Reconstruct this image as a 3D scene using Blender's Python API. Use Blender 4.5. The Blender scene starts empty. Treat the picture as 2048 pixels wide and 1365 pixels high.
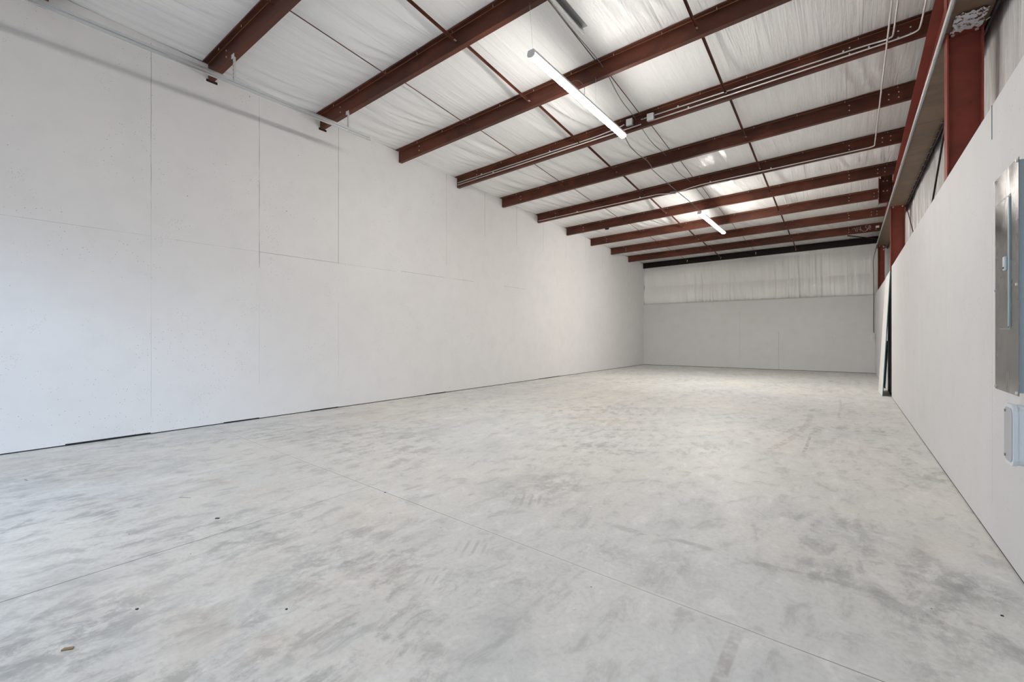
import bpy, math, random
import numpy as np
from mathutils import Vector, Matrix

C = bpy.context.scene.collection
SC = bpy.context.scene
EYE = 1.156            # camera height; world: +X right, +Y down the length of the bay, Z up
R = math.radians

# ------------------------------------------------------------------ camera
cd = bpy.data.cameras.new('camera'); cam = bpy.data.objects.new('camera', cd); C.objects.link(cam)
cam.location = (0, 0, EYE)
cam.rotation_euler = (R(90), 0, math.atan(672.5/910))
cd.sensor_width = 36; cd.lens = 36*910/2048; cd.shift_y = -10.5/2048
cd.clip_start = .02; cd.clip_end = 300
SC.camera = cam

# ------------------------------------------------------------------ world, exposure
w = bpy.data.worlds.new('sky'); SC.world = w; w.use_nodes = True
nt = w.node_tree; nt.nodes.clear()
bg = nt.nodes.new('ShaderNodeBackground'); wo = nt.nodes.new('ShaderNodeOutputWorld')
bg.inputs[0].default_value = (.58, .76, 1.0, 1); bg.inputs[1].default_value = 2.6   # bright overcast sky
# a brighter patch of hazy sky low over the lot, off to the right of the doors
_tc = nt.nodes.new('ShaderNodeTexCoord'); _dot = nt.nodes.new('ShaderNodeVectorMath'); _dot.operation = 'DOT_PRODUCT'
_d = Vector((.62, -.74, .26)).normalized(); _dot.inputs[1].default_value = _d
_mr = nt.nodes.new('ShaderNodeMapRange'); _mr.interpolation_type = 'SMOOTHSTEP'
_mr.inputs[1].default_value = math.cos(R(13)); _mr.inputs[2].default_value = math.cos(R(8)); _mr.inputs[3].default_value = 2.5; _mr.inputs[4].default_value = 10.5
nt.links.new(_tc.outputs['Generated'], _dot.inputs[0]); nt.links.new(_dot.outputs['Value'], _mr.inputs[0])
nt.links.new(_mr.outputs[0], bg.inputs[1]); nt.links.new(bg.outputs[0], wo.inputs[0])
SC.view_settings.view_transform = 'Standard'; SC.view_settings.look = 'None'
SC.view_settings.gamma = 1; SC.view_settings.use_curve_mapping = False
SC.view_settings.exposure = 0.20
SC.cycles.use_denoising = True
SC.cycles.max_bounces = 14; SC.cycles.diffuse_bounces = 10; SC.cycles.glossy_bounces = 4
SC.cycles.sample_clamp_indirect = 6
LAMP = 120.0           # strength of the strip lights' diffusers
FRONT = -1.1           # y of the front wall, behind the camera

def portal(name, x0, x1, z0, z1, y):
    l = bpy.data.lights.new(name, 'AREA'); l.shape = 'RECTANGLE'; l.size = x1-x0; l.size_y = z1-z0
    l.cycles.is_portal = True
    o = bpy.data.objects.new(name, l); C.objects.link(o)
    o.location = ((x0+x1)/2, y, (z0+z1)/2); o.rotation_euler = (R(90), 0, 0)   # faces +Y? set below
    o.rotation_euler = (R(-90), R(180), 0)
    return o
ROLL = (-5.78, -2.16, 0.0, 2.45)      # raised overhead door opening
ENTRY = (-.50, .52, 0.0, 2.3)          # entry door opening behind the camera
portal('daylight_portal_roll_up_door', ROLL[0], ROLL[1], ROLL[2], ROLL[3], FRONT+.02)
portal('daylight_portal_entry_door', ENTRY[0], ENTRY[1], ENTRY[2], ENTRY[3], FRONT+.02)

# ------------------------------------------------------------------ node helpers
def mat(name, col, rough=.6, metal=0., spec=None):
    m = bpy.data.materials.new(name); m.use_nodes = True
    p = m.node_tree.nodes['Principled BSDF']
    p.inputs['Base Color'].default_value = (*col, 1); p.inputs['Roughness'].default_value = rough
    p.inputs['Metallic'].default_value = metal
    if spec is not None: p.inputs['Specular IOR Level'].default_value = spec
    return m
class G:
    """tiny node graph builder"""
    def __init__(s, m): s.m = m; s.t = m.node_tree; s.p = s.t.nodes['Principled BSDF']
    def n(s, typ, **kw):
        x = s.t.nodes.new(typ)
        for k, v in kw.items(): setattr(x, k, v)
        return x
    def l(s, a, b): s.t.links.new(a, b)
    def put(s, sock, v):
        if isinstance(v, bpy.types.NodeSocket): s.l(v, sock)
        else: sock.default_value = v
    def obj(s): return s.n('ShaderNodeTexCoord').outputs['Object']
    def xyz(s, v):
        x = s.n('ShaderNodeSeparateXYZ'); s.l(v, x.inputs[0]); return x.outputs
    def comb(s, a, b, c):
        x = s.n('ShaderNodeCombineXYZ')
        for i, v in enumerate((a, b, c)): s.put(x.inputs[i], v)
        return x.outputs[0]
    def m_(s, op, a, b=0., c=None, clamp=False):
        x = s.n('ShaderNodeMath', operation=op, use_clamp=clamp)
        s.put(x.inputs[0], a); s.put(x.inputs[1], b)
        if c is not None: s.put(x.inputs[2], c)
        return x.outputs[0]
    def scale(s, v, sc):
        x = s.n('ShaderNodeVectorMath', operation='MULTIPLY'); s.l(v, x.inputs[0]); x.inputs[1].default_value = sc; return x.outputs[0]
    def noise(s, v, sc, det=4, rough=.55, dist=0.):
        x = s.n('ShaderNodeTexNoise'); s.l(v, x.inputs['Vector']); x.inputs['Scale'].default_value = sc
        x.inputs['Detail'].default_value = det; x.inputs['Roughness'].default_value = rough; x.inputs['Distortion'].default_value = dist
        return x.outputs['Fac']
    def vor(s, v, sc, rnd=1.):
        x = s.n('ShaderNodeTexVoronoi'); s.l(v, x.inputs['Vector']); x.inputs['Scale'].default_value = sc; x.inputs['Randomness'].default_value = rnd
        return x.outputs
    def ramp(s, f, a, b, lo=0., hi=1.):
        x = s.n('ShaderNodeMapRange'); x.interpolation_type = 'SMOOTHSTEP'
        s.put(x.inputs[0], f); x.inputs[1].default_value = a; x.inputs[2].default_value = b
        x.inputs[3].default_value = lo; x.inputs[4].default_value = hi
        return x.outputs[0]
    def mix(s, f, a, b):
        x = s.n('ShaderNodeMix', data_type='RGBA')
        s.put(x.inputs[0], f)
        for i, v in ((6, a), (7, b)):
            if isinstance(v, tuple): v = (*v, 1) if len(v) == 3 else v
            s.put(x.inputs[i], v)
        return x.outputs[2]
    def line(s, coord, at, width):          # 1 on a thin line coord == at
        return s.m_('LESS_THAN', s.m_('ABSOLUTE', s.m_('SUBTRACT', coord, at)), width)
    def bump(s, h, strength, dist=.01):
        x = s.n('ShaderNodeBump'); x.inputs['Strength'].default_value = strength; x.inputs['Distance'].default_value = dist
        s.l(h, x.inputs['Height']); s.l(x.outputs[0], s.p.inputs['Normal'])
    def col(s, v): s.l(v, s.p.inputs['Base Color'])
    def rough(s, v): s.put(s.p.inputs['Roughness'], v)

# ------------------------------------------------------------------ materials
def wall_paint(name, base, along, seams, hseam=None, speck=.5):
    """painted board wall; along = 'x' or 'y', seams = [(pos, z0, z1, half width)]"""
    m = mat(name, base, .62, spec=.3); g = G(m); v = g.obj(); X = g.xyz(v)
    a = X[0] if along == 'x' else X[1]; z = X[2]
    big = g.noise(v, .7, 3); mid = g.noise(v, 3.5, 5)
    c = g.mix(g.ramp(big, .3, .7), tuple(x*.965 for x in base), base)
    c = g.mix(g.ramp(mid, .42, .70, 0, .35), c, tuple(x*.9 for x in base))
    # pin specks, gathered in patches
    vo = g.vor(v, 26); patch = g.ramp(g.noise(v, 1.9, 3, .6), .47, .60)
    sp = g.m_('MULTIPLY', g.m_('LESS_THAN', vo['Distance'], .105), patch)
    vo1 = g.vor(v, 60); sp1 = g.m_('MULTIPLY', g.m_('LESS_THAN', vo1['Distance'], .19), g.ramp(g.noise(v, 3.1, 4, .65), .56, .66))
    sp = g.m_('MAXIMUM', sp, g.m_('MULTIPLY', sp1, .8))
    c = g.mix(g.m_('MULTIPLY', sp, speck), c, (.17, .16, .15))
    # nail heads
    vo2 = g.vor(v, 2.1, .55); c = g.mix(g.m_('MULTIPLY', g.m_('LESS_THAN', vo2['Distance'], .017), .75), c, (.12, .12, .12))
    # sheet joints
    S = None; wob = g.m_('MULTIPLY', g.m_('SUBTRACT', g.noise(v, 3., 2), .5), .008)
    aw = g.m_('ADD', a, wob)
    for pos, z0, z1, hw in seams:
        k = g.m_('MULTIPLY', g.line(aw, pos, hw), g.m_('MULTIPLY', g.m_('GREATER_THAN', z, z0), g.m_('LESS_THAN', z, z1)))
        S = k if S is None else g.m_('MAXIMUM', S, k)
    if hseam:
        for zz, a0, a1, hw in hseam:
            k = g.m_('MULTIPLY', g.line(z, zz, hw), g.m_('MULTIPLY', g.m_('GREATER_THAN', a, a0), g.m_('LESS_THAN', a, a1)))
            S = k if S is None else g.m_('MAXIMUM', S, k)
    if S is not None:
        brk = g.ramp(g.noise(v, 1.3, 3), .36, .52, .25, .8)
        c = g.mix(g.m_('MULTIPLY', S, brk), c, (.10, .10, .10))
    g.col(c)
    g.bump(g.noise(v, 90, 3), .12, .002)
    return m
SHEET = [1.78+1.222*i for i in range(-2, 14)]
LS = []
for i, s in enumerate(SHEET):
    top = 3.4 + 1.2
    if abs(s-1.78) < .01: LS += [(s, 2.33, top, .0022), (s, .2, 2.33, .0008)]
    elif abs(s-3.0) < .05: LS += [(s, 2.1, top, .0032), (s, .5, 1.6, .0008)]
    elif abs(s-4.22) < .05: LS += [(s, 2.33, top, .0032), (s, .5, 1.7, .0008)]
    elif abs(s-6.67) < .05: LS += [(s, 2.6, top, .0035)]
    elif s > 6.7: LS += [(s, 3.4, top, .003)]
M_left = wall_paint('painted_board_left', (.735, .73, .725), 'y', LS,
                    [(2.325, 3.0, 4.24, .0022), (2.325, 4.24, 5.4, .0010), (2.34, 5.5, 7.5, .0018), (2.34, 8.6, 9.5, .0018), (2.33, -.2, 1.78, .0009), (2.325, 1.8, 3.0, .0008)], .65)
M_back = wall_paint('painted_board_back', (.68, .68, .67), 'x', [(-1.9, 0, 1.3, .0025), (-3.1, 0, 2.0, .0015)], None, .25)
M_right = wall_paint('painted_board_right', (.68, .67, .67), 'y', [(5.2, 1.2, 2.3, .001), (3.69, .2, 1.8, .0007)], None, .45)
M_sheet = wall_paint('painted_board_loose', (.78, .77, .76), 'y', [], None, .3)

def concrete():
    m = mat('concrete', (.5, .5, .48), .5, spec=.35); g = G(m); v = g.obj(); X = g.xyz(v)
    st = g.scale(v, (1., .55, 1.))
    n1 = g.noise(v, .32, 3); n2 = g.noise(st, 2.1, 8, .66, .35); n3 = g.noise(st, 8., 7, .68, .5); n4 = g.noise(v, 42, 4, .6)
    c = g.mix(g.ramp(n1, .35, .65), (.61, .62, .615), (.665, .65, .61))
    c = g.mix(g.ramp(n2, .47, .72, 0, .50), c, (.47, .485, .485))
    c = g.mix(g.ramp(n2, .30, .46, .35, 0), c, (.76, .76, .745))
    c = g.mix(g.ramp(n3, .50, .68, 0, .55), c, (.36, .37, .36))
    c = g.mix(g.ramp(n3, .32, .46, .5, 0), c, (.79, .785, .765))
    c = g.mix(g.ramp(n4, .4, .75, 0, .22), c, (.35, .35, .34))
    # worn dark patches
    dk = g.m_('MULTIPLY', g.ramp(g.noise(v, .55, 2), .46, .62), g.ramp(g.noise(g.scale(v, (1., .6, 1)), 7.5, 7, .74, .3), .48, .64))
    c = g.mix(g.m_('MULTIPLY', dk, .6), c, (.27, .275, .27))
    # tan stain
    tn = g.m_('MULTIPLY', g.ramp(g.noise(v, .42, 3), .52, .72, 0, .40), g.ramp(g.noise(v, 2.5, 4), .38, .62))
    c = g.mix(tn, c, (.60, .50, .40))
    # tyre scrubs: short combed arcs
    for (cx, cy, rr, sx) in ((-1.81, 2.65, .17, 40), (-1.65, 1.875, .12, 46), (-1.58, 1.51, .06, 60), (-3.87, .80, .10, 50)):
        dx = g.m_('SUBTRACT', X[0], cx); dy = g.m_('SUBTRACT', X[1], cy)
        d = g.m_('SQRT', g.m_('ADD', g.m_('MULTIPLY', dx, dx), g.m_('MULTIPLY', dy, dy)))
        bars = g.ramp(g.m_('SINE', g.m_('MULTIPLY', g.m_('ADD', dx, g.m_('MULTIPLY', dy, .5)), sx*2.4)), .1, .8)
        c = g.mix(g.m_('MULTIPLY', g.m_('MULTIPLY', g.ramp(d, rr*.4, rr, 1, 0), bars), .34), c, (.27, .27, .27))
    # curved tyre streaks further in
    for (cx, cy, rad, hw, y0, y1, st_) in ((-10.4, 7.3, 9.97, .045, 5.0, 8.2, .42), (-20.35, 5.8, 20.0, .018, 5.2, 6.5, .7), (-30.1, 9.0, 30.0, .022, 7.8, 10.4, .4), (9.65, 1.7, 10.0, .028, 1.3, 2.05, .55)):
        dx = g.m_('SUBTRACT', X[0], cx); dy = g.m_('SUBTRACT', X[1], cy)
        d = g.m_('SQRT', g.m_('ADD', g.m_('MULTIPLY', dx, dx), g.m_('MULTIPLY', dy, dy)))
        k = g.ramp(g.m_('ABSOLUTE', g.m_('SUBTRACT', d, rad)), hw*.6, hw, 1, 0)
        k = g.m_('MULTIPLY', k, g.m_('MULTIPLY', g.ramp(X[1], y0, y0+.3), g.ramp(X[1], y1-.3, y1, 1, 0)))
        k = g.m_('MULTIPLY', k, g.ramp(g.noise(v, 14, 3), .35, .6))
        c = g.mix(g.m_('MULTIPLY', k, st_), c, (.30, .27, .24))
    # long broken scuff across the bay and scattered worn patches
    k = g.ramp(g.m_('ABSOLUTE', g.m_('ADD', g.m_('SUBTRACT', X[1], 2.6), g.m_('MULTIPLY', g.m_('SUBTRACT', g.noise(v, 1.6, 3), .5), .22))), .012, .035, 1, 0)
    k = g.m_('MULTIPLY', k, g.m_('MULTIPLY', g.ramp(X[0], -1.35, -1.0), g.ramp(X[0], .05, .3, 1, 0)))
    c = g.mix(g.m_('MULTIPLY', g.m_('MULTIPLY', k, g.ramp(g.noise(v, 5, 5, .75), .42, .58)), .4), c, (.25, .25, .24))
    fine = g.ramp(g.noise(g.scale(v, (1., .7, 1)), 11, 7, .74, .4), .42, .60)
    for (px, py, rr, st_) in ((1900, 1165, .22, .8), (1880, 1255, .20, .7), (1650, 1150, .16, .8), (1960, 1180, .12, .7), (100, 1265, .30, .75), (250, 1225, .22, .5), (640, 1135, .28, .6), (520, 1090, .2, .5), (80, 1180, .25, .4), (470, 1250, .16, .35), (1880, 1350, .14, .5), (1330, 1140, .2, .4), (1080, 985, .35, .5), (30, 1330, .2, .6), (1740, 1080, .25, .45), (250, 935, .5, .45), (1120, 960, .3, .5), (860, 1300, .06, .7), (60, 950, .5, .5)):
        uu = px-1024; s_ = EYE/(py-672); cx = (910*uu-611975)/1131.5*s_; cy = (672.5*uu+828100)/1131.5*s_
        dx = g.m_('SUBTRACT', X[0], cx); dy = g.m_('SUBTRACT', X[1], cy)
        d = g.m_('SQRT', g.m_('ADD', g.m_('MULTIPLY', dx, dx), g.m_('MULTIPLY', dy, dy)))
        c = g.mix(g.m_('MULTIPLY', g.m_('MULTIPLY', g.ramp(d, rr*.2, rr*1.5, 1, 0), fine), st_*.68), c, (.27, .275, .27))
    # pin dirt
    vo = g.vor(v, 7.5); c = g.mix(g.m_('MULTIPLY', g.m_('LESS_THAN', vo['Distance'], .035), g.ramp(g.noise(v, 1.1, 2), .48, .56)), c, (.07, .065, .06))
    # rust spots
    rs = g.m_('MULTIPLY', g.ramp(g.noise(v, 9, 4, .7), .66, .72), g.ramp(g.noise(v, .9, 2), .6, .68)); c = g.mix(g.m_('MULTIPLY', rs, .6), c, (.38, .24, .14))
    # saw cut joints
    jx = g.m_('SUBTRACT', X[1], g.m_('ADD', 1.96, g.m_('MULTIPLY', g.m_('SUBTRACT', X[0], .07), -.0655)))
    wob = g.m_('MULTIPLY', g.m_('SUBTRACT', g.noise(v, 2.2, 2), .5), .012)
    j = g.m_('LESS_THAN', g.m_('ABSOLUTE', g.m_('ADD', jx, wob)), .0024)
    halo = g.ramp(g.m_('ABSOLUTE', g.m_('ADD', jx, wob)), .004, .03, .30, 0)
    c = g.mix(halo, c, (.70, .69, .66))
    c = g.mix(g.m_('MULTIPLY', j, g.ramp(g.noise(v, .8, 2), .3, .6, .45, .85)), c, (.16, .155, .145))
    j2 = g.m_('MULTIPLY', g.m_('LESS_THAN', g.m_('ABSOLUTE', g.m_('ADD', g.m_('ADD', X[0], 2.955), wob)), .0030), g.m_('LESS_THAN', X[1], 2.16))
    c = g.mix(g.m_('MULTIPLY', j2, g.ramp(X[1], .6, 1.8, .95, .5)), c, (.10, .095, .085))
    g.col(c)
    g.rough(g.ramp(n2, .3, .7, .42, .6))
    h = g.m_('ADD', g.m_('MULTIPLY', n4, .5), g.m_('MULTIPLY', j, -1.)); g.bump(h, .15, .003)
    return m
M_floor = concrete()

def vinyl(name, axis, base):
    m = mat(name, base, .16, spec=.6); g = G(m); v = g.obj()
    sc = (9, .55, 1) if axis == 'ceil' else ((14, 1, .8) if axis == 'back' else (1, 12, .8))
    a = g.noise(g.scale(v, sc), 1., 5, .6, .6)
    b = g.noise(g.scale(v, tuple(x*3 if x > 2 else x*1.4 for x in sc)), 1., 3)
    g.col(g.mix(g.ramp(a, .3, .7), tuple(x*.97 for x in base), base))
    h = g.m_('ADD', a, g.m_('MULTIPLY', b, .35)); g.bump(h, .6, .03)
    return m
M_ceil = vinyl('white_vinyl_insulation_ceiling', 'ceil', (.88, .88, .87))
M_lback = vinyl('white_vinyl_insulation_back', 'back', (.88, .88, .86))
M_lright = vinyl('white_vinyl_insulation_right', 'right', (.82, .81, .805))

def steel(name, base, dark, rough=.42):
    m = mat(name, base, rough, spec=.22); g = G(m); v = g.obj()
    n = g.noise(g.scale(v, (.8, 2, 2)), 1.6, 5, .6, .8); n2 = g.noise(v, 11, 4, .65)
    c = g.mix(g.ramp(n, .38, .66), dark, base); c = g.mix(g.ramp(n2, .55, .75, 0, .35), c, tuple(x*.55 for x in base))
    g.col(c); g.rough(g.ramp(n, .3, .7, rough-.06, rough+.14)); return m
M_purlin = steel('red_oxide_primer', (.130, .042, .025), (.072, .025, .017))
M_frame = steel('frame_red_primer', (.290, .068, .048), (.215, .054, .040), .45)
M_eave = steel('dark_brown_steel', (.016, .008, .007), (.010, .006, .006), .5)  # much darker base than the purlins
M_tan = steel('weathered_tan_primer', (.215, .150, .105), (.140, .095, .066), .5)
M_ochre = mat('ochre_edge', (.20, .095, .035), .6)
M_galv = mat('galvanised', (.66, .67, .67), .34, .5)
g = G(M_galv); vo = g.vor(g.obj(), 55); g.rough(g.ramp(vo['Distance'], 0, .6, .28, .46))
M_track = mat('track_steel', (.66, .68, .69), .26, .85)
M_galvd = mat('galvanised_dull', (.30, .30, .29), .5, .4)
M_emt = mat('conduit_steel', (.74, .74, .72), .32, .35)
M_bolt = mat('zinc_bolt', (.80, .79, .76), .35, .5)
M_white = mat('white_enamel', (.80, .80, .79), .4)
M_black = mat('black_jacket', (.02, .02, .02), .5)
M_cable = mat('grey_cable', (.16, .155, .15), .5)
M_dark = mat('gap_black', (.012, .011, .010), .9)  # near-black stands in for the shade inside gaps and slots
M_wood = mat('wood', (.30, .20, .12), .7)
M_teal = mat('green_board_edge', (.01, .115, .125), .7)
M_film = mat('white_film', (.62, .62, .64), .3)
g = G(M_film); n = g.noise(g.obj(), 13, 4, .65, 1.2); g.col(g.mix(g.ramp(n, .44, .50), (.10, .035, .028), (.66, .66, .68))); g.bump(n, .8, .02)
M_asph = mat('asphalt', (.30, .30, .30), .9)
M_door = mat('door_white', (.7, .7, .7), .5)
M_chalk = mat('chalk', (.62, .50, .44), .9)
M_lamp = mat('lit_diffuser', (.9, .9, .9), .5)
M_lamp.node_tree.nodes['Principled BSDF'].inputs['Emission Color'].default_value = (1, .955, .90, 1)
M_lamp.node_tree.nodes['Principled BSDF'].inputs['Emission Strength'].default_value = LAMP
def lampmat(name, k):
    m = mat(name, (.9, .9, .9), .5); p = m.node_tree.nodes['Principled BSDF']
    p.inputs['Emission Color'].default_value = (1, .955, .90, 1); p.inputs['Emission Strength'].default_value = LAMP*k
    return m
M_lampfar = lampmat('lit_diffuser_far', 1.6); M_fillfront = lampmat('fill_diffuser_front', .55)
M_panelface = mat('brushed_grey_steel', (.245, .24, .235), .24, .85)
g = G(M_panelface); X = g.xyz(g.obj()); n = g.noise(g.scale(g.obj(), (1, 2.5, 1.4)), 1.6, 3, .5, 1.2); g.rough(g.ramp(n, .3, .7, .16, .34)); g.bump(n, .10, .02)
M_panelbox = mat('grey_enamel_sky_tint', (.36, .46, .50), .4)  # grey box; the bluish sky light on it is put into the colour
M_recv = mat('pale_grey_pvc', (.66, .72, .75), .38)
M_lid = mat('grey_lid', (.42, .43, .45), .35)

# ------------------------------------------------------------------ mesh helpers
class MB:
    def __init__(s): s.v = []; s.f = []
    def box(s, a, b):
        (x0, y0, z0), (x1, y1, z1) = a, b; k = len(s.v)
        s.v += [(x0,y0,z0),(x1,y0,z0),(x1,y1,z0),(x0,y1,z0),(x0,y0,z1),(x1,y0,z1),(x1,y1,z1),(x0,y1,z1)]
        s.f += [tuple(k+i for i in q) for q in ((0,3,2,1),(4,5,6,7),(0,1,5,4),(1,2,6,5),(2,3,7,6),(3,0,4,7))]
        return s
    def hexa(s, pts):      # 8 points ordered like box
        k = len(s.v); s.v += [tuple(p) for p in pts]
        s.f += [tuple(k+i for i in q) for q in ((0,3,2,1),(4,5,6,7),(0,1,5,4),(1,2,6,5),(2,3,7,6),(3,0,4,7))]
        return s
    def sweep(s, prof, p0, p1, ax1, ax2):   # closed profile (u,v) swept from p0 to p1 with axes ax1, ax2
        n = len(prof); k = len(s.v); a1 = Vector(ax1); a2 = Vector(ax2)
        for p in (Vector(p0), Vector(p1)):
            s.v += [tuple(p + a1*u + a2*v) for u, v in prof]
        s.f += [(k+i, k+(i+1) % n, k+n+(i+1) % n, k+n+i) for i in range(n)]
        s.f += [tuple(k+i for i in reversed(range(n))), tuple(k+n+i for i in range(n))]
        return s
    def tube(s, pts, r, n=8):
        pts = [Vector(p) for p in pts]; k = len(s.v); m = len(pts)
        t = (pts[1]-pts[0]).normalized(); up = Vector((0, 0, 1)) if abs(t.z) < .9 else Vector((1, 0, 0))
        a = t.cross(up).normalized()
        for i, p in enumerate(pts):
            if i == 0: t = pts[1]-pts[0]
            elif i == m-1: t = pts[-1]-pts[-2]
            else: t = (pts[i+1]-p).normalized()+(p-pts[i-1]).normalized()
            t.normalize(); a = (a - t*a.dot(t)).normalized(); b = t.cross(a)
            s.v += [tuple(p + a*math.cos(j*math.tau/n)*r + b*math.sin(j*math.tau/n)*r) for j in range(n)]
        for i in range(m-1):
            for j in range(n):
                s.f.append((k+i*n+j, k+i*n+(j+1) % n, k+(i+1)*n+(j+1) % n, k+(i+1)*n+j))
        s.f += [tuple(k+j for j in reversed(range(n))), tuple(k+(m-1)*n+j for j in range(n))]
        return s
    def build(s, name, material, parent=None, smooth=False, bevel=0):
        me = bpy.data.meshes.new(name); me.from_pydata(s.v, [], s.f); me.validate()
        import bmesh
        bm = bmesh.new(); bm.from_mesh(me); bmesh.ops.recalc_face_normals(bm, faces=bm.faces)
        if bevel: bmesh.ops.bevel(bm, geom=list(bm.edges), offset=bevel, segments=2, affect='EDGES', clamp_overlap=True)
        bm.to_mesh(me); bm.free()
        if smooth:
            for p in me.polygons: p.use_smooth = True
        me.materials.append(material)
        o = bpy.data.objects.new(name, me); C.objects.link(o)
        if parent is not None:
            o.parent = parent; o.matrix_parent_inverse = Matrix.Translation(-parent.location)
        return o
def box(name, a, b, m, parent=None, bevel=0): return MB().box(a, b).build(name, m, parent, bevel=bevel)
def tag(o, label=None, cat=None, group=None, kind=None):
    if label: o['label'] = label
    if cat: o['category'] = cat
    if group: o['group'] = group
    if kind: o['kind'] = kind
    return o
def thing(name, loc, label, cat, group=None):
    o = bpy.data.objects.new(name, None); C.objects.link(o); o.location = loc; o.empty_display_size = .1
    return tag(o, label, cat, group)
def struct(o): o['kind'] = 'structure'; return o
def hexbolt(c, axis, r=.012, h=.008):
    mb = MB(); ax = Vector(axis); p = Vector(c)
    return mb.tube([p-ax*.002, p+ax*h], r, 6)
def fillet(pts, rad, n=6):
    """round the corners of a polyline"""
    pts = [Vector(p) for p in pts]; out = [pts[0]]
    for i in range(1, len(pts)-1):
        a, b, c = pts[i-1], pts[i], pts[i+1]
        r = min(rad, (a-b).length*.49, (c-b).length*.49)
        p0 = b+(a-b).normalized()*r; p1 = b+(c-b).normalized()*r
        for k in range(n+1):
            t = k/n; out.append(p0*(1-t)**2 + b*2*t*(1-t) + p1*t*t)
    out.append(pts[-1]); return out

# ------------------------------------------------------------------ roof surface
XL, XR, YB = -6.59, .656, 17.84
def roof(x, y):
    tl = 3.31-.0386*(y-6.95); tr = 3.66-.058*(y-6.95)
    return EYE + tl + (tr-tl)*(x-XL)/7.36
PD = .21                                 # purlin depth
PY = [2.37+1.535*i for i in range(-3, 11)]   # purlin lines, front to back; the last lies at the back wall

# value noise for draped vinyl
rng = np.random.RandomState(4)
_tab = rng.rand(256, 256)
def vn(x, y):
    xi = np.floor(x).astype(int); yi = np.floor(y).astype(int); fx = x-xi; fy = y-yi
    fx = fx*fx*(3-2*fx); fy = fy*fy*(3-2*fy)
    g_ = lambda a, b: _tab[a % 256, b % 256]
    return (g_(xi,yi)*(1-fx)+g_(xi+1,yi)*fx)*(1-fy) + (g_(xi,yi+1)*(1-fx)+g_(xi+1,yi+1)*fx)*fy
def grid(name, P, m, parent=None):
    nu, nv = P.shape[:2]; v = P.reshape(-1, 3)
    i = np.arange(nu-1)[:, None]*nv + np.arange(nv-1)[None]; i = i.ravel()
    f = np.stack([i, i+1, i+nv+1, i+nv], 1)
    me = bpy.data.meshes.new(name); me.from_pydata(v.tolist(), [], f.tolist()); me.materials.append(m)
    me.polygons.foreach_set('use_smooth', [True]*len(me.polygons))
    o = bpy.data.objects.new(name, me); C.objects.link(o)
    if parent is not None: o.parent = parent
    return o

# ------------------------------------------------------------------ structure
floor = struct(box('floor', (-6.75, FRONT-.15, -.15), (1.05, 17.99, 0), M_floor))
xs = np.arange(XL-.04, 1.12, .03); ys = np.arange(FRONT, YB+.08, .045)
Xg, Yg = np.meshgrid(xs, ys, indexing='ij')
q = (Yg-PY[0])/1.535; fr = q-np.floor(q); bay = np.floor(q)
env = np.sin(np.pi*fr)
shift = .22*fr**1.6
wr = np.abs(vn((Xg-shift)*7+bay*31, Yg*.5+bay*9)-.5)*2; wr2 = np.abs(vn((Xg-shift*1.3)*17+bay*13, Yg*.8+bay*5)-.5)*2
mask = np.clip((vn(Xg*1.1+bay*7, Yg*.6+50)-.35)*2.4, .12, 1)
sagw = .012 + .028*vn(Xg*.9+bay*17, bay*3.3+Yg*0)
gather = 1-.55*fr
dz = env*(-sagw) + (env**.6)*mask*(wr-.4)*.045 + (env**.5)*mask*(wr2-.4)*.014
dz = np.maximum(dz, -.048)
lt = 3.31-.0386*(Yg-6.95); rt = 3.66-.058*(Yg-6.95)
Zr = EYE + lt + (rt-lt)*(Xg-XL)/7.36 + .006
ceil = struct(grid('ceiling', np.stack([Xg, Yg, Zr+dz], -1), M_ceil))
# roof deck above the insulation
MB().hexa([(XL-.15, FRONT-.1, roof(XL-.15, FRONT-.1)+.26), (1.15, FRONT-.1, roof(1.15, FRONT-.1)+.26), (1.15, YB+.15, roof(1.15, YB+.15)+.26), (XL-.15, YB+.15, roof(XL-.15, YB+.15)+.26),
           (XL-.15, FRONT-.1, roof(XL-.15, FRONT-.1)+.30), (1.15, FRONT-.1, roof(1.15, FRONT-.1)+.30), (1.15, YB+.15, roof(1.15, YB+.15)+.30), (XL-.15, YB+.15, roof(XL-.15, YB+.15)+.30)]).build('roof_deck', M_galvd, ceil)

# left wall: board lifted a few mm off the slab, a dark backing added behind to blacken the gap; top just below the insulation
def top_wall(name, x0, x1, y0, y1, zb, m, parent=None, gap=.0, n=1):
    mb = MB()
    mb.hexa([(x0,y0,zb),(x1,y0,zb),(x1,y1,zb),(x0,y1,zb),
             (x0,y0,roof(x0,y0)-gap),(x1,y0,roof(x1,y0)-gap),(x1,y1,roof(x1,y1)-gap),(x0,y1,roof(x0,y1)-gap)])
    return mb.build(name, m, parent)
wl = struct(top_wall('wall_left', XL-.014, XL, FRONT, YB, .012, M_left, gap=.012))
top_wall('dark_backing', XL-.13, XL-.0145, FRONT-.1, YB+.1, -.02, M_dark, wl, gap=-.07)
for (y0, y1, z) in ((1.0, 1.77, .017), (2.2, 3.0, .015), (3.6, 4.22, .014), (6.0, 6.7, .014), (8.9, 9.9, .014)):
    pass
# gaps under the sheets that sit high: thin dark strips stand in for their shade
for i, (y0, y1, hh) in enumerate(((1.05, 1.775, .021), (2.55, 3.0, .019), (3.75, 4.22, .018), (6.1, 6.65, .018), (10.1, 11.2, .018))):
    box('gap_shade_strip', (XL-.002, y0, .004), (XL+.0012, y1, hh), M_dark, wl)
# slots cut in the board where the first purlins enter
for y in (PY[3], PY[4]):
    box('purlin_slot', (XL-.004, y-.02, roof(XL, y)-PD-.022), (XL+.0015, y+.11, roof(XL, y)-PD+.012), M_dark, wl)

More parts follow.
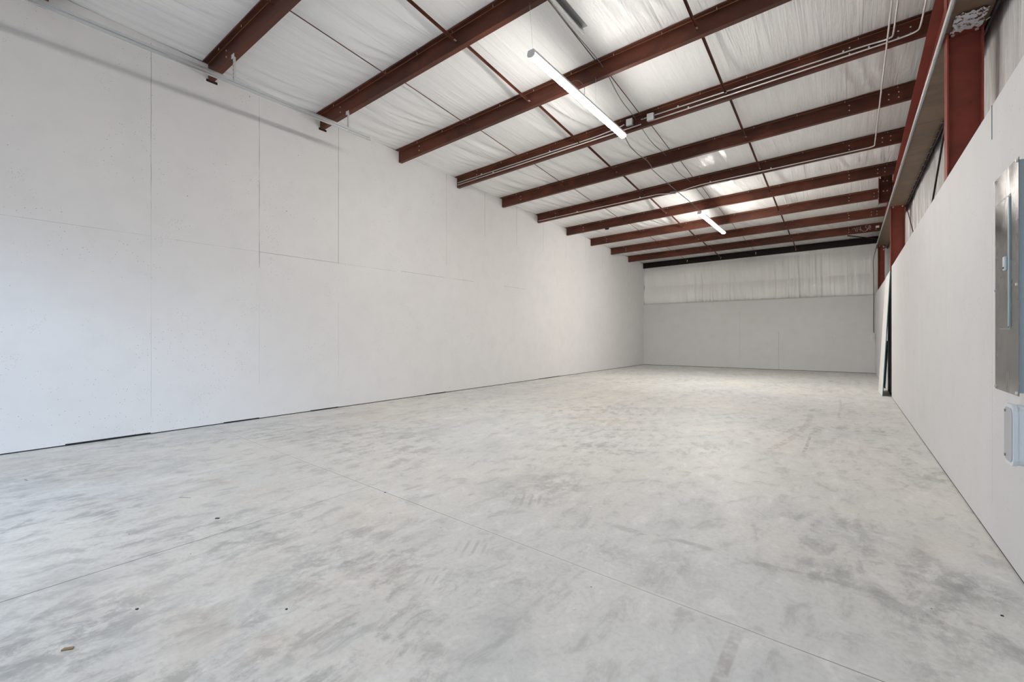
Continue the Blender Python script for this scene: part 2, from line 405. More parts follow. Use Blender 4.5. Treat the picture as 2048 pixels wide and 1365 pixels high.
BH = 2.400
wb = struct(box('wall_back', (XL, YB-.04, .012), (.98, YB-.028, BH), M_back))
box('dark_backing', (XL-.1, YB-.02, -.02), (1.1, YB+.12, 2.3), M_dark, wb)  # dark backing added to blacken the gap below the board
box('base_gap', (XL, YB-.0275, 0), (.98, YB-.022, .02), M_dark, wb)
xs = np.arange(XL, 1.08, .018); zs = np.linspace(BH-.12, 4.35, 70)
Xb, Zb = np.meshgrid(xs, zs, indexing='ij')
hz = (4.15-Zb)/1.8
fold = np.abs(vn(Xb*8.5+.25*Zb, Zb*.35+3)-.5)*2; fold2 = np.abs(vn(Xb*15, Zb*.5+30)-.5)*2
am = np.clip((3.95-Zb)/.55, 0, 1)*np.clip(vn(Xb*.9+4, Zb*0+2)*1.6, .3, 1)*np.clip((Xb+6.2)/2.4, .25, 1)
bulge = -.09*np.sin(np.clip((3.85-Zb)/.75, 0, 1)*math.pi) - .05*np.sin(np.clip((3.1-Zb)/.7, 0, 1)*math.pi)
grid('insulation_liner', np.stack([Xb, YB+.035 + am*(fold*.10+fold2*.045) + bulge, Zb], -1), M_lback, wb)
box('top_edge_plate', (XL, YB-.045, BH), (.98, YB+.02, BH+.012), mat('board_edge', (.5, .5, .49), .7), wb)

# right wall: low painted board wall with one sheet missing, vinyl liner and steel behind it
RH = 2.461
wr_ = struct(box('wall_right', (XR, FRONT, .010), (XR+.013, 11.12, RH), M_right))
box('painted_board', (XR+.012, 12.36, .010), (XR+.025, YB-.045, RH-.03), M_right, wr_)
box('top_plate', (XR+.013, FRONT, RH-.045), (XR+.03, 11.12, RH-.004), M_galvd, wr_)
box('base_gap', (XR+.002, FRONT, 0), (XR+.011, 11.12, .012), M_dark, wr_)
box('seam_strip', (XR-.0016, 3.688, 2.27), (XR+.004, 3.699, RH+.002), M_teal, wr_)
ys = np.arange(FRONT, YB+.12, .03); zs = np.linspace(0, 4.95, 60)
Yr, Zq = np.meshgrid(ys, zs, indexing='ij')
fo = np.abs(vn(Yr*4.5, Zq*.45+8)-.5)*2; fo2 = np.abs(vn(Yr*12, Zq*.7+80)-.5)*2
top = EYE + 3.66-.058*(Yr-6.95)+.02
Zt = Zq/4.95*top
grid('insulation_liner', np.stack([1.03-(fo*.035+fo2*.014)*np.clip((Yr-4.6)/1.5, .25, 1), Yr, Zt], -1), M_lright, wr_)
box('outer_sheeting', (1.06, FRONT-.1, -.1), (1.10, YB+.1, 5.6), M_galvd, wr_)
# studs seen through the missing sheet
for y in (11.2, 11.7, 12.3):
    box('stud', (XR+.016, y, .03), (XR+.075, y+.03, RH-.05), M_galvd, wr_)
box('stud_track', (XR+.016, 11.12, 0), (XR+.08, 12.36, .03), M_dark, wr_)

# front wall behind the camera with the door openings
wf = struct(MB().box((XL-.1, FRONT-.12, 0), (ROLL[0], FRONT, 5.3)).box((ROLL[1], FRONT-.12, 0), (ENTRY[0], FRONT, 5.3))
            .box((ENTRY[1], FRONT-.12, 0), (1.1, FRONT, 5.3)).box((ENTRY[0], FRONT-.12, ENTRY[3]), (ENTRY[1], FRONT, 5.3))
            .box((ROLL[0], FRONT-.12, 4.05), (ROLL[1], FRONT, 5.3)).build('wall_front', M_right))
# raised sectional overhead door: the lower leaves still hang above the opening
dr = MB()
for k in range(3):
    z0 = ROLL[3]+k*.54; dr.box((ROLL[0]-.02, FRONT+.005, z0), (ROLL[1]+.02, FRONT+.045, z0+.53))
struct(dr.build('door_1', M_door))
gr = struct(box('ground', (-30, -45, -.3), (30, FRONT-.15, -.16), M_asph)); gr.name = 'ground'

# ------------------------------------------------------------------ purlins
ORD = ['first', 'second', 'third', 'fourth', 'fifth', 'sixth', 'seventh', 'eighth', 'ninth', 'tenth', 'eleventh', 'twelfth', 'thirteenth', 'fourteenth']
DP = {}
t_ = .004
# Z profile in (y, z): top flange reaches towards the camera with a lip, bottom flange towards the back
def zprof(d, f=.066, t=.004, lip=.017):
    return [(-f, 0), (0+t, 0), (t, -d+t), (f, -d+t), (f, -d+t+lip*.7), (f+t, -d+t+lip*.7), (f+t, -d), (0, -d), (0, -t), (-f+t, -t), (-f+t, -lip), (-f, -lip)]
extra = {3: 'two steel conduits and two white boxes along its web', 5: 'one steel conduit along its lower edge', 9: 'pale chalk writing on its right end'}
nP = len(PY)
for k, y in enumerate(PY):
    i = k-3                                # 0 = first purlin with both ends in view
    fromback = nP-1-k
    if i == 10:
        lab = 'dark brown eave beam along the top of the back wall above the white liner'
    else:
        lab = 'red-brown steel roof purlin, %s in front of the dark eave beam' % ORD[fromback-1]
        if i in extra: lab += ', with ' + extra[i]
    if i == 3: lab = 'red-brown steel roof purlin carrying two parallel steel conduits and two white boxes'
    if i == 5: lab = 'red-brown steel roof purlin with a single steel conduit along its lower edge'
    if i == 9: lab = 'red-brown steel roof purlin with chalk writing, just before the dark eave beam'
    if i < 0 and i != -1: lab += ', over the entrance end'
    xr = 1.0
    P = thing('roof_purlin' if i < 10 else 'eave_beam', (XL, y, roof(XL, y)), lab, 'roof beam', 'roof purlins across the bay' if i < 10 else None)
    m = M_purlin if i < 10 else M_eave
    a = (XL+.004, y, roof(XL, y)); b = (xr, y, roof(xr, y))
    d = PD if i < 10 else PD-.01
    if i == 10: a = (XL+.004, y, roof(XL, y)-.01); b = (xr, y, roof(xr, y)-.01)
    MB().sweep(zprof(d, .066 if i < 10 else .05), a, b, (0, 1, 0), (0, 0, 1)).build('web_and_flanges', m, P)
    if i == 10:
        continue
    # thin orange-brown strip where the top flange meets the web
    MB().sweep([(-.0045, -.0035), (.0005, -.0035), (.0005, -.0105), (-.0015, -.0105)], a, b, (0, 1, 0), (0, 0, 1)).build('flange_bend', M_ochre, P)
    if i < 0: continue
    # screw tips poking through the top flange
    rnd = random.Random(k)
    step = .61 if i < 7 else 1.22
    x = XL+.35+rnd.random()*.3
    while x < .7:
        z = roof(x, y); MB().tube([(x, y-.035, z-.004), (x+.002, y-.036, z-.030)], .0035, 5).build('screw_tip', M_bolt, P); x += step
    # web bolts
    for x in (-6.04, .012, .47, .58) if i < 9 else (.012, .62):
        for dz_ in ((-.075, -.15)):
            z = roof(x, y)+dz_
            if i in (3, 5) and x > .2 and dz_ < -.1: z += .0
            hexbolt((x, y, z), (0, -1, 0), .0085, .006).build('bolt', M_bolt, P)

# ------------------------------------------------------------------ bridging between the purlins
COLS = [(-4.88, 'thin', 'leftmost row'), (-3.71, 'angle', 'second row from left'), (-2.58, 'thin', 'third row from left'), (-1.40, 'angle', 'right-hand row')]
for k in range(2, nP-1):
    y0, y1 = PY[k], PY[k+1]
    fb = nP-1-k                            # 1 = bay next to the back wall
    for x, kind, row in COLS:
        if k == 2 and x > -4: continue
        zf = .055 if kind == 'angle' else .040; zt = .125 if kind == 'angle' else .096
        p0 = Vector((x, y0+.012, roof(x, y0)-zf)); p1 = Vector((x, y1-.004, roof(x, y1)-zt))
        where = 'bay against back wall' if fb == 1 else '%s bay from back wall' % ORD[fb-1]
        if kind == 'angle':
            T = thing('bridging_angle', tuple(p0), 'red-brown bridging angle, %s, %s' % (row, where), 'roof brace', 'bridging between the purlins')
            e = (p1-p0).normalized(); p2 = p1 - e*.0
            MB().sweep([(0, 0), (.026, 0), (.026, -.003), (.003, -.003), (.003, -.026), (0, -.026)], p0, p2, (1, 0, 0), (0, 0, 1)).build('angle_bar', M_purlin, T)
            q0 = p1-e*.035-Vector((0, 0, .0035)); MB().sweep([(.002, -.001), (.024, -.001), (.024, -.0035), (.002, -.0035)], q0, p1+Vector((0, 0, -.0035)), (1, 0, 0), (0, 0, 1)).build('bent_tab', M_bolt, T)
        else:
            T = thing('sag_rod', tuple(p0), 'thin dark sag rod, %s, %s' % (row, where), 'roof rod', 'thin rods between the purlins')
            MB().tube([p0, p1], .0062, 6).build('rod', M_purlin, T)
        if k == nP-2:                     # hooks bent down over the eave beam
            MB().tube([p1+Vector((0, -.02, 0)), p1+Vector((.015, -.028, -.01)), p1+Vector((.018, -.03, .03))] , .006, 6).build('hook', M_bolt, T)
            MB().tube([p1+Vector((.0, -.02, 0)), p1+Vector((.0, -.022, -.05))], .006, 6).build('hook', M_bolt, T)

# ------------------------------------------------------------------ frame beam along the right side + columns
B0, B1 = .68, .955; WZ = EYE+2.67
bm_ = thing('frame_beam', (.82, FRONT, WZ), 'long red steel frame beam running down the right side under the purlins', 'frame beam')
def rz(y): return roof(.72, y)-PD-.004
y0, y1 = FRONT+.01, YB-.06
MB().hexa([(.816, y0, WZ), (.826, y0, WZ), (.826, y1, WZ), (.816, y1, WZ), (.816, y0, rz(y0)), (.826, y0, rz(y0)), (.826, y1, rz(y1)), (.816, y1, rz(y1))]).build('web', M_frame, bm_)
tag(MB().box((B0, y0, WZ-.012), (B1, y1, WZ)).build('bottom_flange', M_tan, bm_), 'dull tan underside flange')
MB().hexa([(.72, y0, rz(y0)-.012), (.93, y0, rz(y0)-.012), (.93, y1, rz(y1)-.012), (.72, y1, rz(y1)-.012), (.72, y0, rz(y0)), (.93, y0, rz(y0)), (.93, y1, rz(y1)), (.72, y1, rz(y1))]).build('top_flange', M_frame, bm_)
MB().box((B1-.012, y0, WZ-.05), (B1+.004, y1, WZ-.012)).build('edge_angle', M_eave, bm_)
rnd = random.Random(5)
yy = 4.2
while yy < 12.0:
    MB().tube([(B1+.004, yy, WZ-.03), (B1-.035, yy+rnd.uniform(-.03, .03), WZ-.034-rnd.random()*.012)], .0022, 4).build('screw_tip', M_bolt, bm_); yy += .29
for yy, cnt in ((12.17, 0), (12.75, 0), (8.0, 0)):
    pass

def column(y, x0, x1, ztop, lab, stiff):
    T = thing('steel_column', ((x0+x1)/2, y, 0), lab, 'steel column')
    fw = .15; ymid = y+fw/2
    box('web', (x0+.01, ymid-.004, .0), (x1-.01, ymid+.004, ztop), M_frame, T)
    box('flange', (x0, y, .0), (x0+.01, y+fw, stiff or ztop), M_frame, T)
    box('flange', (x1-.01, y, .0), (x1, y+fw, ztop), M_frame, T)
    box('cap_plate', (x0-.01, y-.01, ztop-.012), (x1+.01, y+fw+.01, ztop-.0005), M_frame, T)
    for xx in (x0+.04, x1-.04):
        for y_ in (y+.025,): hexbolt((xx, y_, ztop-.012), (0, 0, -1), .013, .012).build('bolt', M_bolt, T)
    return T
c1 = column(5.5, .70, .93, WZ-.012, 'nearest red steel column rising behind the right wall, close to the grey panel', None)
box('flange_extension', (.698, 5.5, WZ), (.708, 5.65, rz(5.5)-.012), M_frame, c1)
c2 = column(12.17, .70, .93, WZ-.012, 'second red steel column, rising behind the right wall near the leaning board', None)
hexbolt((.74, 12.17, WZ-.03), (0, -1, 0), .013, .012).build('bolt', M_bolt, c2); hexbolt((.89, 12.17, WZ-.03), (0, -1, 0), .013, .012).build('bolt', M_bolt, c2)
c3 = column(17.2, .705, .86, WZ-.012, 'far narrow red steel column in the back right corner', None)
for dz_ in (-.06, -.14): hexbolt((.835, 17.2, WZ+dz_), (0, -1, 0), .016, .012).build('bolt', M_bolt, c3)
# torn white film on the underside of the beam at the near column
nx, ny = 26, 26; P = np.zeros((nx, ny, 3)); r2 = np.random.RandomState(3)
for a_ in range(nx):
    for b_ in range(ny):
        P[a_, b_] = (.715+.20*a_/(nx-1), 5.20+.285*b_/(ny-1)+.015*math.sin(a_*.9), WZ-.020-.012*r2.rand())
tag(grid('plastic_film', P, M_film), 'crumpled scrap of white film under the beam at the nearest red column', 'film')

# bolted splice bracket on the left of the beam at the second column
sp = thing('splice_bracket', (.6, 12.17, EYE+3.0), 'red bolted steel bracket hanging below the purlins beside the right frame beam', 'bracket')
box('gusset_plate', (.52, 12.17, EYE+2.77), (.72, 12.182, EYE+3.27), M_purlin, sp)
box('gusset_plate', (.545, 12.175, EYE+3.26), (.72, 12.187, EYE+3.34), M_purlin, sp)
box('end_plate', (.508, 12.10, EYE+2.755), (.520, 12.27, EYE+3.285), M_purlin, sp)
box('side_plate', (.715, 12.10, EYE+2.77), (.725, 12.27, EYE+3.34), M_eave, sp)
box('stiffener_plate', (.52, 12.19, EYE+2.77), (.715, 12.26, EYE+2.78), M_purlin, sp)
for xx in (.585, .648):
    for zz in (3.205, 3.00): hexbolt((xx, 12.17, EYE+zz), (0, -1, 0), .0125, .012).build('bolt', M_bolt, sp)
for zz in (2.86, 3.0): hexbolt((.508, 12.14, EYE+zz), (-1, 0, 0), .011, .010).build('bolt', M_bolt, sp)

# brace rods
tag(MB().tube([(.945, 7.41, EYE+2.62), (.945, 12.2, EYE-.42)], .011, 8).build('brace_rod', M_eave), 'black diagonal brace rod crossing the white liner behind the near right wall', 'brace rod')
tag(MB().tube([(.962, 12.30, EYE+2.63), (.962, 6.5, EYE-.93)], .008, 8).build('brace_rod', M_purlin), 'brown diagonal brace rod starting at the top of the second red column', 'brace rod')
tag(MB().sweep([(0, 0), (.03, 0), (.03, -.004), (.004, -.004), (.004, -.03), (0, -.03)], (-.02, PY[12]+.07, roof(0, PY[12])-PD), (.70, 17.25, EYE+2.88), (0, 1, 0), (0, 0, 1)).build('flange_brace', M_purlin),
    'short red-brown brace below the chalk-marked purlin, running to the far right corner', 'brace')

# chalk writing on purlin i=9 and the white sticker
ch = MB(); yk = PY[12]-.003
def cpt(u, v):      # u,v = pixel in the 2048 wide crop of (1500..1800, 350..550)
    px = 1500+u/6.827; py = 350+v/6.827; uu = px-1024
    dpx = (672.5*uu+828100)/1131.5; rpx = (910*uu-611975)/1131.5; s = yk/dpx
    return (rpx*s, yk, EYE+(672-py)*s)
strokes = [[(1392,742),(1412,738)], [(1414,735),(1432,728),(1446,775)], [(1458,716),(1466,776)], [(1484,716),(1490,752),(1520,740)], [(1508,708),(1512,772)],
           [(1522,752),(1545,772),(1580,768),(1604,742)], [(1606,690),(1582,690),(1576,714),(1600,728),(1604,745)], [(1596,762),(1606,742),(1628,728),(1640,700),(1630,684),(1618,700),(1622,730),(1640,750),(1650,742)],
           [(1640,690),(1650,712),(1644,730)]]
for st in strokes: ch.tube([cpt(*p) for p in st], .0042, 5)
tag(ch.build('chalk_writing', M_chalk), 'pale chalk scribble on the right end of the last purlin', 'writing')
a = cpt(1716, 725); b = cpt(1765, 690)
tag(box('sticker', (a[0], yk-.003, a[2]), (b[0], yk+.002, b[2]), M_white), 'small white square sticker right of the chalk scribble', 'sticker')

# ------------------------------------------------------------------ strip lights
def strip(x, y0, y1, zb, lab, wires, lm=None):
    T = thing('strip_light', (x, (y0+y1)/2, zb), lab, 'ceiling light', 'long strip lights hung from the roof')
    H = .032; W = .044
    prof = [(-W, .0405)]+[(-W*math.cos(a), .028-.026*math.sin(a)) for a in [i*math.pi/10 for i in range(11)]]+[(W, .0405)]
    MB().sweep(prof, (x, y0+.012, zb), (x, y1-.012, zb), (1, 0, 0), (0, 0, 1)).build('diffuser', lm or M_lamp, T)
    MB().sweep([(-.045, .041), (.045, .041), (.036, .078), (-.036, .078)], (x, y0+.004, zb), (x, y1-.004, zb), (1, 0, 0), (0, 0, 1)).build('housing', M_white, T)
    e = [(-.047, .041)]+[((-W-.002)*math.cos(a), .028-.028*math.sin(a)) for a in [i*math.pi/10 for i in range(11)]]+[(.047, .041), (.037, .079), (-.037, .079)]
    MB().sweep(e, (x, y0, zb), (x, y0+.012, zb), (1, 0, 0), (0, 0, 1)).build('end_cap', M_white, T)
    MB().sweep(e, (x, y1-.012, zb), (x, y1, zb), (1, 0, 0), (0, 0, 1)).build('end_cap', M_white, T)
    for yw, yt in wires:
        MB().tube([(x, yw, zb+.076), (x, yt, roof(x, yt)-PD+.02)], .0013, 5).build('hanger_wire', M_galv, T)
    return T
F1 = strip(-2.66, 3.93, 6.36, EYE+2.905, 'long lit strip light, nearer of the two hanging under the purlins', [(3.97, PY[4]), (5.44, PY[5])])
MB().tube(fillet([(-2.62, 5.05, EYE+2.97), (-2.60, 5.02, EYE+3.06), (-2.64, 4.93, EYE+3.12), (-2.74, 4.90, EYE+3.10)], .05), .003, 6).build('loose_wire', M_cable, F1)
F2 = strip(-2.66, 10.62, 13.06, EYE+2.70, 'lit strip light, farther of the two, towards the back wall', [(11.64, PY[9]), (13.0, PY[10])], M_lampfar)
F0 = strip(-2.66, -.95, .9, EYE+3.02, 'unseen strip light added as fill over the entrance end, behind the viewpoint', [(-.6, PY[1]), (.83, PY[2])], M_fillfront)  # unseen light added for flat fill from the front

# ------------------------------------------------------------------ door tracks near the front
def track(x, y0, y1, z, lab, side, hangers, wide=0):
    T = thing('door_track', (x, y0, z), lab, 'door track', 'overhead door tracks')
    s = side
    prof = [(0, 0), (.002, 0), (.002, .05), (s*.0+.002, .05), (0, .05)]
    # rolled C channel
    C_ = [(0, 0), (.020*s, 0), (.025*s, .004), (.025*s, .009), (.023*s, .009), (.023*s, .005), (.019*s, .002), (.002*s, .002), (.002*s, .034), (.019*s, .034), (.023*s, .031), (.023*s, .027), (.025*s, .027), (.025*s, .033), (.020*s, .036), (0, .036)]
    MB().sweep(C_, (x, y0, z), (x, y1, z), (1, 0, 0), (0, 0, 1)).build('channel', M_track, T)
    A_ = [(-.001*s, .030), (-.012*s, .030), (-.012*s, .058), (.02*s, .058), (.02*s, .055), (-.009*s, .055), (-.009*s, .033), (-.001*s, .033)]
    if wide: A_ = [(.0, .040), (.0, .058), (wide, .058), (wide, .0545), (.004, .0545), (.004, .040)]
    MB().sweep(A_, (x, y0, z), (x, y1-.02, z), (1, 0, 0), (0, 0, 1)).build('stiffening_angle', M_galvd if wide else M_track, T)
    for (yh, xh, zt, w) in hangers:
        hh = MB().box((xh, yh, z+.03), (xh+.032, yh+.003, zt)).box((xh, yh, z+.03), (xh+.003, yh+.032, zt))
        hh.build('hanger_strap', M_galv, T)
        for q_ in range(int((zt-z-.08)/.045)):
            MB().box((xh+.012, yh-.001, z+.07+q_*.045), (xh+.019, yh+.001, z+.09+q_*.045)).build('slot', M_dark, T) if w else None
        box('hanger_clip', (xh-.03, yh-.004, zt-.03), (xh+.04, yh+.0, zt+.02), M_galv, T)
        hexbolt((x+.03*s, yh+.02, z+.06), (1*s, 0, 0), .008, .006).build('bolt', M_bolt, T)
    return T
track(-5.84, FRONT+.06, 4.29, EYE+2.97, 'galvanised overhead door track beside the left wall, throwing a shadow band', -1, [(PY[3]-.006, -5.85, EYE+3.31, 1), (PY[4]-.006, -5.86, EYE+3.25, 0)])
track(-2.11, FRONT+.06, 4.03, EYE+2.97, 'galvanised door track at the top of the view beside the near strip light', 1, [(3.35, -2.06, EYE+3.25, 1)], .062)

# ------------------------------------------------------------------ conduits and boxes
def pur(x, i, dz_, off=-.014):      # a point on the near face of purlin i, dz_ below the roof line
    y = PY[i+3]; return (x, y+off, roof(x, y)-dz_)
def conduit(name, pts, r, lab, rad=.12, straps=(), m=None):
    T = thing(name, tuple(pts[0]), lab, 'conduit')
    MB().tube(fillet(pts, rad), r, 8).build('pipe', m or M_emt, T, smooth=True)
    for s_ in straps:
        x, y, z = s_
        MB().box((x-.009, y-.014, z-.003), (x+.009, y+.012, z+.024)).build('strap', M_bolt, T)
    return T
K3 = PY[6]; K4 = PY[7]; K5 = PY[8]
# measured drops below roof line along purlin 3
up = [pur(-6.55, 3, .120), pur(-3.4, 3, .128), pur(-3.0, 3, .105), pur(-2.90, 3, .085)]
conduit('conduit', up, .0095, 'upper left steel conduit on the twin-conduit purlin, ending at the near strip light', .08, [pur(-5.9, 3, .121), pur(-4.3, 3, .125)])
lo = [pur(-6.55, 3, .165), pur(-2.62, 3, .170)]
conduit('conduit', lo, .0095, 'lower left steel conduit on the twin-conduit purlin, below the sag rods', .08, [pur(-5.6, 3, .165), pur(-3.05, 3, .168)])
up2 = [pur(-2.62, 3, .095), pur(.16, 3, .120), (.41, K3-.05, roof(.41, K3)-.155), (.41, K3-.32, roof(.41, K3)-PD-.03), (.412, 3.0, roof(.41, 3.0)-PD-.03)]
conduit('conduit', up2, .0095, 'upper right steel conduit on the twin-conduit purlin, bending towards the entrance', .16, [pur(-2.05, 3, .10), pur(-.05, 3, .12)])
lo2 = [pur(-2.42, 3, .168), pur(.40, 3, .172), (.64, K3-.05, roof(.64, K3)-.18), (.642, K3-.30, roof(.64, K3)-PD-.03), (.643, 3.0, roof(.64, 3.0)-PD-.03)]
conduit('conduit', lo2, .0095, 'lower right steel conduit on the twin-conduit purlin, bending closest to the frame beam', .16, [pur(-1.9, 3, .168), pur(.2, 3, .172)])
k5 = [pur(-6.55, 5, .175), pur(-3.36, 5, .178), pur(-3.20, 5, .215), pur(-2.92, 5, .222), pur(-2.66, 5, .19), pur(-2.45, 5, .178), pur(.30, 5, .195), (.363, K5-.06, roof(.36, K5)-.20), (.363, K4-.1, roof(.36, K4)-PD-.022), (.363, 3.0, roof(.36, 3.0)-PD-.022)]
conduit('conduit', k5, .0095, 'single steel conduit crossing the roof and turning over the twin conduits', .10, [pur(-5.4, 5, .172), pur(-3.8, 5, .172), pur(-2.3, 5, .176), pur(-1.2, 5, .18)])
# long conduit under the left edge of the frame beam
lb = [(.664, FRONT+.1, WZ-.014), (.664, 17.0, WZ-.014)]
T = conduit('conduit', lb, .0125, 'long steel conduit strapped along the lower edge of the right frame beam', .1)
for y in (3.0, 4.9, 5.9, 7.6, 9.2, 10.9, 12.4, 13.9, 15.4): MB().box((.655, y, WZ-.028), (.685, y+.02, WZ+.002)).build('strap', M_bolt, T)
tag(MB().tube([(.676, FRONT+.1, WZ-.036), (.676, 16.8, WZ-.036)], .006, 6).build('cable', M_cable, smooth=True), 'thin dark cable running just below the beam conduit', 'cable')
tag(MB().tube(fillet([(.672, 17.0, WZ-.01), (.66, 17.3, WZ-.1), (.60, 17.45, WZ-.38), (.62, 17.6, WZ-.8), (.625, 17.78, WZ-1.2), (.625, 17.78, 1.25)], .15), .010, 8).build('cable', M_cable, smooth=True), 'thin dark cable dropping down the back right corner to an outlet box', 'cable')
ob = thing('outlet_box', (.60, 17.77, 1.10), 'small white outlet box low in the back right corner', 'outlet box')
box('box', (.555, 17.74, 1.03), (.655, 17.80, 1.17), M_white, ob, .006)
box('cover', (.562, 17.732, 1.04), (.648, 17.741, 1.16), M_galv, ob)

def jbox(x, i, dz_, s, lab):
    p = pur(x, i, dz_, -.03); T = thing('junction_box', p, lab, 'electrical box', None)
    box('box', (p[0]-s, p[1]-.028, p[2]-s), (p[0]+s, p[1]+.028, p[2]+s), M_galv, T, .004)
    box('cover', (p[0]-s+.003, p[1]-.032, p[2]-s+.003), (p[0]+s-.003, p[1]-.0285, p[2]+s-.003), M_white, T)
    for sx, sz in ((-1, 1), (1, -1)): hexbolt((p[0]+sx*s*.7, p[1]-.032, p[2]+sz*s*.7), (0, -1, 0), .004, .003).build('screw', M_bolt, T)
jbox(-2.80, 3, .088, .052, 'square grey metal box right beside the end of the near strip light')
jbox(-2.46, 3, .118, .055, 'square white box on the twin-conduit purlin, right of the grey one')
p = (-3.06, K5-.03, roof(-3.06, K5)-.222)
T = thing('junction_box', p, 'small grey conduit fitting hanging below the single-conduit purlin', 'electrical box')
box('box', (p[0]-.055, p[1]-.025, p[2]-.028), (p[0]+.055, p[1]+.025, p[2]+.022), M_galvd, T, .004)
box('cover', (p[0]-.05, p[1]-.022, p[2]-.031), (p[0]+.05, p[1]+.022, p[2]-.0285), M_galv, T)

# cables
mc = [(-2.66, 6.34, EYE+2.98), (-2.74, 6.6, EYE+3.04), (-2.80, 6.95, EYE+3.02), (-2.86, 7.5, EYE+3.07), (-2.93, 8.1, EYE+3.18), (-2.98, 8.45, EYE+3.19), (-3.0, 8.52, EYE+3.165), (-2.97, 9.0, EYE+3.12), (-2.95, 9.8, EYE+3.10), (-2.93, 10.02, EYE+3.075), (-2.84, 10.25, EYE+2.99), (-2.72, 10.5, EYE+2.86), (-2.66, 10.64, EYE+2.78)]
tag(MB().tube(fillet(mc, .15, 4), .0068, 7).build('cable', M_cable, smooth=True), 'dark cable snaking from the near strip light to the far one', 'cable')
cb = [(-2.3, 2.6, EYE+3.35), (-2.32, 3.3, EYE+3.38), (-2.38, 3.75, EYE+3.33), (-2.48, 4.5, EYE+3.42), (-2.55, 5.43, EYE+3.50), (-2.64, 6.2, EYE+3.40), (-2.71, 6.96, EYE+3.45), (-2.73, 7.7, EYE+3.33), (-2.72, 8.50, EYE+3.36), (-2.73, 9.3, EYE+3.25), (-2.70, 10.03, EYE+3.29), (-2.7, 11.3, EYE+3.2)]
tag(MB().tube(fillet(cb, .3, 4), .0055, 7).build('cable', M_cable, smooth=True), 'thin dark cable drooping from purlin to purlin close to the insulation', 'cable')
box_ = (-4.36, PY[9]-.01)
tg = pur(-5.35, 6, PD+.03, .04)
tag(MB().hexa([(tg[0]-.04, tg[1], tg[2]-.01), (tg[0]+.05, tg[1], tg[2]-.02), (tg[0]+.05, tg[1]+.01, tg[2]-.02), (tg[0]-.04, tg[1]+.01, tg[2]-.01), (tg[0]-.06, tg[1], tg[2]+.035), (tg[0]+.08, tg[1], tg[2]+.035), (tg[0]+.08, tg[1]+.01, tg[2]+.035), (tg[0]-.06, tg[1]+.01, tg[2]+.035)]).build('clip', M_black), 'small black clip under a purlin near the left wall', 'clip')

# ------------------------------------------------------------------ leaning board at the missing sheet
n1 = Vector((.520, 11.22, .0)); n2 = Vector((.512, 12.38, .0)); t1 = Vector((.640, 11.30, 2.395)); t2 = Vector((.640, 12.46, 2.395))
def slab(name, pts, th, m):
    off = Vector((th, 0, 0)); a, b, c, d = pts
    return MB().hexa([a, a+off, b+off, b, d, d+off, c+off, c]).build(name, m)
T = thing('loose_board', (.52, 11.8, 0), 'loose painted wall board leaning over the gap in the right wall, teal edge', 'board')
o = slab('face_board', [n1, n2, t2, t1], .006, M_sheet); o.parent = T; o.matrix_parent_inverse = Matrix.Translation(-T.location)
o = slab('board_core', [n1+Vector((.0062, 0, 0)), n2+Vector((.0062, 0, 0)), t2+Vector((.0062, 0, 0)), t1+Vector((.0062, 0, 0))], .012, M_teal); o.parent = T; o.matrix_parent_inverse = Matrix.Translation(-T.location)
tag(slab('board_offcut', [Vector((.585, 11.75, .10)), Vector((.585, 12.3, .10)), Vector((.640, 12.3, 1.05)), Vector((.640, 11.75, 1.05))], .012, M_sheet), 'pale board offcut glimpsed behind the leaning board', 'board')

# ------------------------------------------------------------------ electrical panel on the right wall
T = thing('electrical_panel', (.6, 2.9, EYE+.2), 'tall grey steel electrical panel on the right wall at the picture edge', 'electrical panel')
fx = .556; pz0, pz1 = EYE-.247, EYE+.728; py0, py1 = 2.72, 3.06
box('enclosure', (fx+.004, py0+.004, pz0+.012), (XR, py1-.012, pz1-.008), M_panelbox, T)
fc = MB().box((fx, py0-.012, pz0), (fx+.0025, py1+.012, pz1)).build('front_cover', M_panelface, T)
for yy in (py0, py1):
    for zz in (pz0+.012, (pz0+pz1)/2-.03, pz1-.012):
        MB().tube([(fx, yy, zz), (fx-.006, yy, zz)], .0065, 10).build('screw', M_bolt, fc)
dd = box('door', (fx-.003, 2.84, EYE+.035), (fx-.0005, 3.035, EYE+.60), M_panelface, T)
box('hinge', (fx-.005, 2.822, EYE+.04), (fx-.0015, 2.839, EYE+.595), M_panelbox, dd)  # bluish lit tone painted into the hinge strip
box('door_frame', (fx-.0012, 2.815, EYE+.028), (fx-.0002, 3.042, EYE+.607), M_galvd, T)
box('latch', (fx-.012, 2.855, EYE+.285), (fx-.003, 2.885, EYE+.345), M_recv, dd, .002)
box('latch_slot', (fx-.0128, 2.862, EYE+.292), (fx-.0122, 2.878, EYE+.300), M_dark, dd)
box('nipple_flange', (XR-.06, 2.73, pz0-.03), (XR-.02, 2.80, pz0+.012), M_panelbox, T)
# rounded weatherproof box below
T = thing('utility_box', (.6, 2.73, EYE-.4), 'pale rounded plastic utility box just below the grey electrical panel', 'electrical box')
def rrect(y0, y1, z0, z1, r, n=6):
    out = []
    for cy, cz, a0 in ((y1-r, z1-r, 0), (y0+r, z1-r, 90), (y0+r, z0+r, 180), (y1-r, z0+r, 270)):
        for i in range(n+1):
            a = R(a0+90*i/n); out.append((cy+r*math.cos(a), cz+r*math.sin(a)))
    return out
pr = rrect(2.66, 2.79, EYE-.525, EYE-.285, .034)
o = MB().sweep(pr, (.545, 0, 0), (XR, 0, 0), (0, 1, 0), (0, 0, 1)).build('box', M_recv, T)
pr = rrect(2.656, 2.794, EYE-.529, EYE-.281, .036)
MB().sweep(pr, (.532, 0, 0), (.5445, 0, 0), (0, 1, 0), (0, 0, 1)).build('rim', M_recv, T, bevel=0)
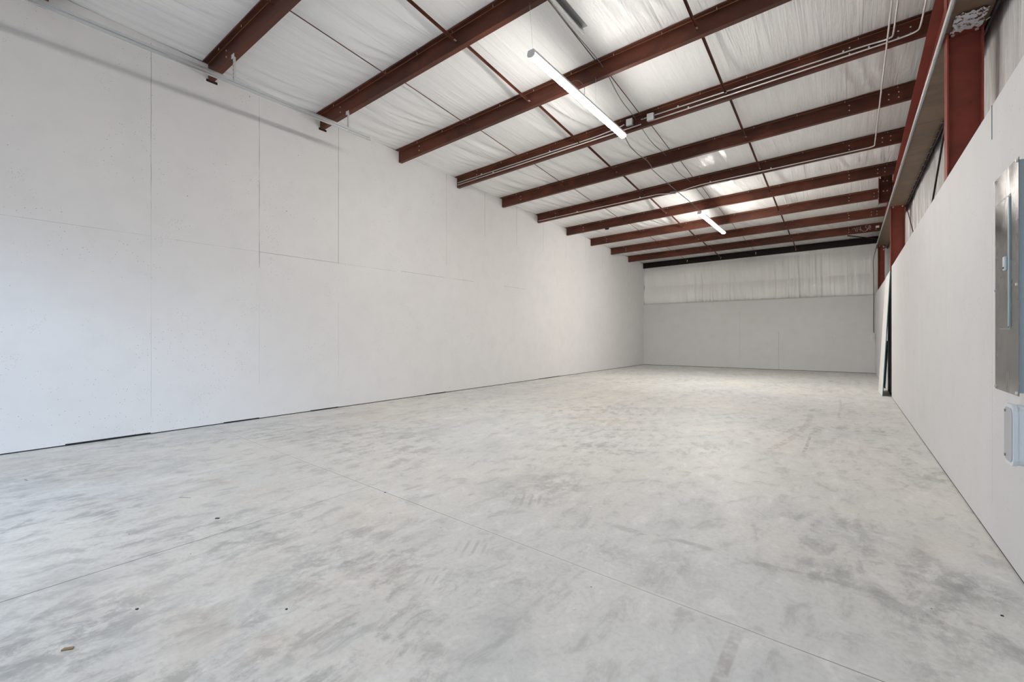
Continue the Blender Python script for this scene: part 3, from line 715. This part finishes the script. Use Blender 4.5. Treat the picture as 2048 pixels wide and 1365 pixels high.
pr = rrect(2.670, 2.782, EYE-.515, EYE-.295, .03)
lid_ = MB().sweep(pr, (.5295, 0, 0), (.532, 0, 0), (0, 1, 0), (0, 0, 1)).build('lid', M_lid, T)
for zz in (EYE-.312, EYE-.497): MB().tube([(.5295, 2.762, zz), (.526, 2.762, zz)], .006, 10).build('screw', M_galvd, lid_)
tag(MB().tube([(XR-.035, 2.74, EYE-.30), (XR-.035, 2.74, EYE-.235)], .018, 12).build('conduit_nipple', M_recv), 'short pale conduit joining the electrical panel to the utility box', 'conduit')

# ------------------------------------------------------------------ small litter on the slab
def fpt(px, py):
    uu = px-1024; dpx = (672.5*uu+828100)/1131.5; rpx = (910*uu-611975)/1131.5; s = EYE/(py-672); return rpx*s, dpx*s
def chip(px, py, L, wd, ang, m, name, lab, cat):
    x, y = fpt(px, py); ca, sa = math.cos(ang), math.sin(ang); L *= .5; wd *= .55
    pts = [(x+a*ca*L-b*sa*wd, y+a*sa*L+b*ca*wd) for a, b in ((-.5, -.5), (.5, -.4), (.45, .5), (-.4, .4))]
    h = min(wd*.5, .006)
    return tag(MB().hexa([(*p_, .0005) for p_ in pts]+[(*p_, h) for p_ in pts]).build(name, m), lab, cat)
chip(370, 996, .19, .007, R(30), M_wood, 'wood_splinter', 'long dark wood splinter on the slab, left of the floor joints crossing', 'splinter')
chip(136, 1300, .07, .025, R(50), M_wood, 'wood_chip', 'brown wood chip on the slab near the bottom left', 'wood chip')
chip(435, 1038, .05, .018, R(40), M_black, 'debris_scrap', 'dark scrap on the slab between the splinter and the floor joint', 'scrap')
chip(52, 961, .10, .012, R(10), M_wood, 'wood_splinter', 'brown splinter lying on the slab at the far left edge', 'splinter')
chip(1181, 1016, .035, .02, R(20), M_white, 'paint_flake', 'small white flake on the open slab right of centre', 'flake')
chip(274, 1220, .02, .015, R(20), M_black, 'pebble', 'black pebble on the slab at lower left', 'pebble')
chip(1148, 1220, .016, .013, R(10), M_white, 'pebble', 'pale pebble on the slab at lower centre', 'pebble')
chip(770, 986, .03, .012, R(70), M_black, 'debris_scrap', 'dark crumb beside the crossing of the floor joints', 'scrap')
chip(2004, 1233, .02, .014, R(10), M_black, 'pebble', 'black pebble on the slab near the right wall', 'pebble')
chip(573, 1220, .016, .013, R(10), M_black, 'pebble', 'black pebble on the slab left of the picture centre', 'pebble')
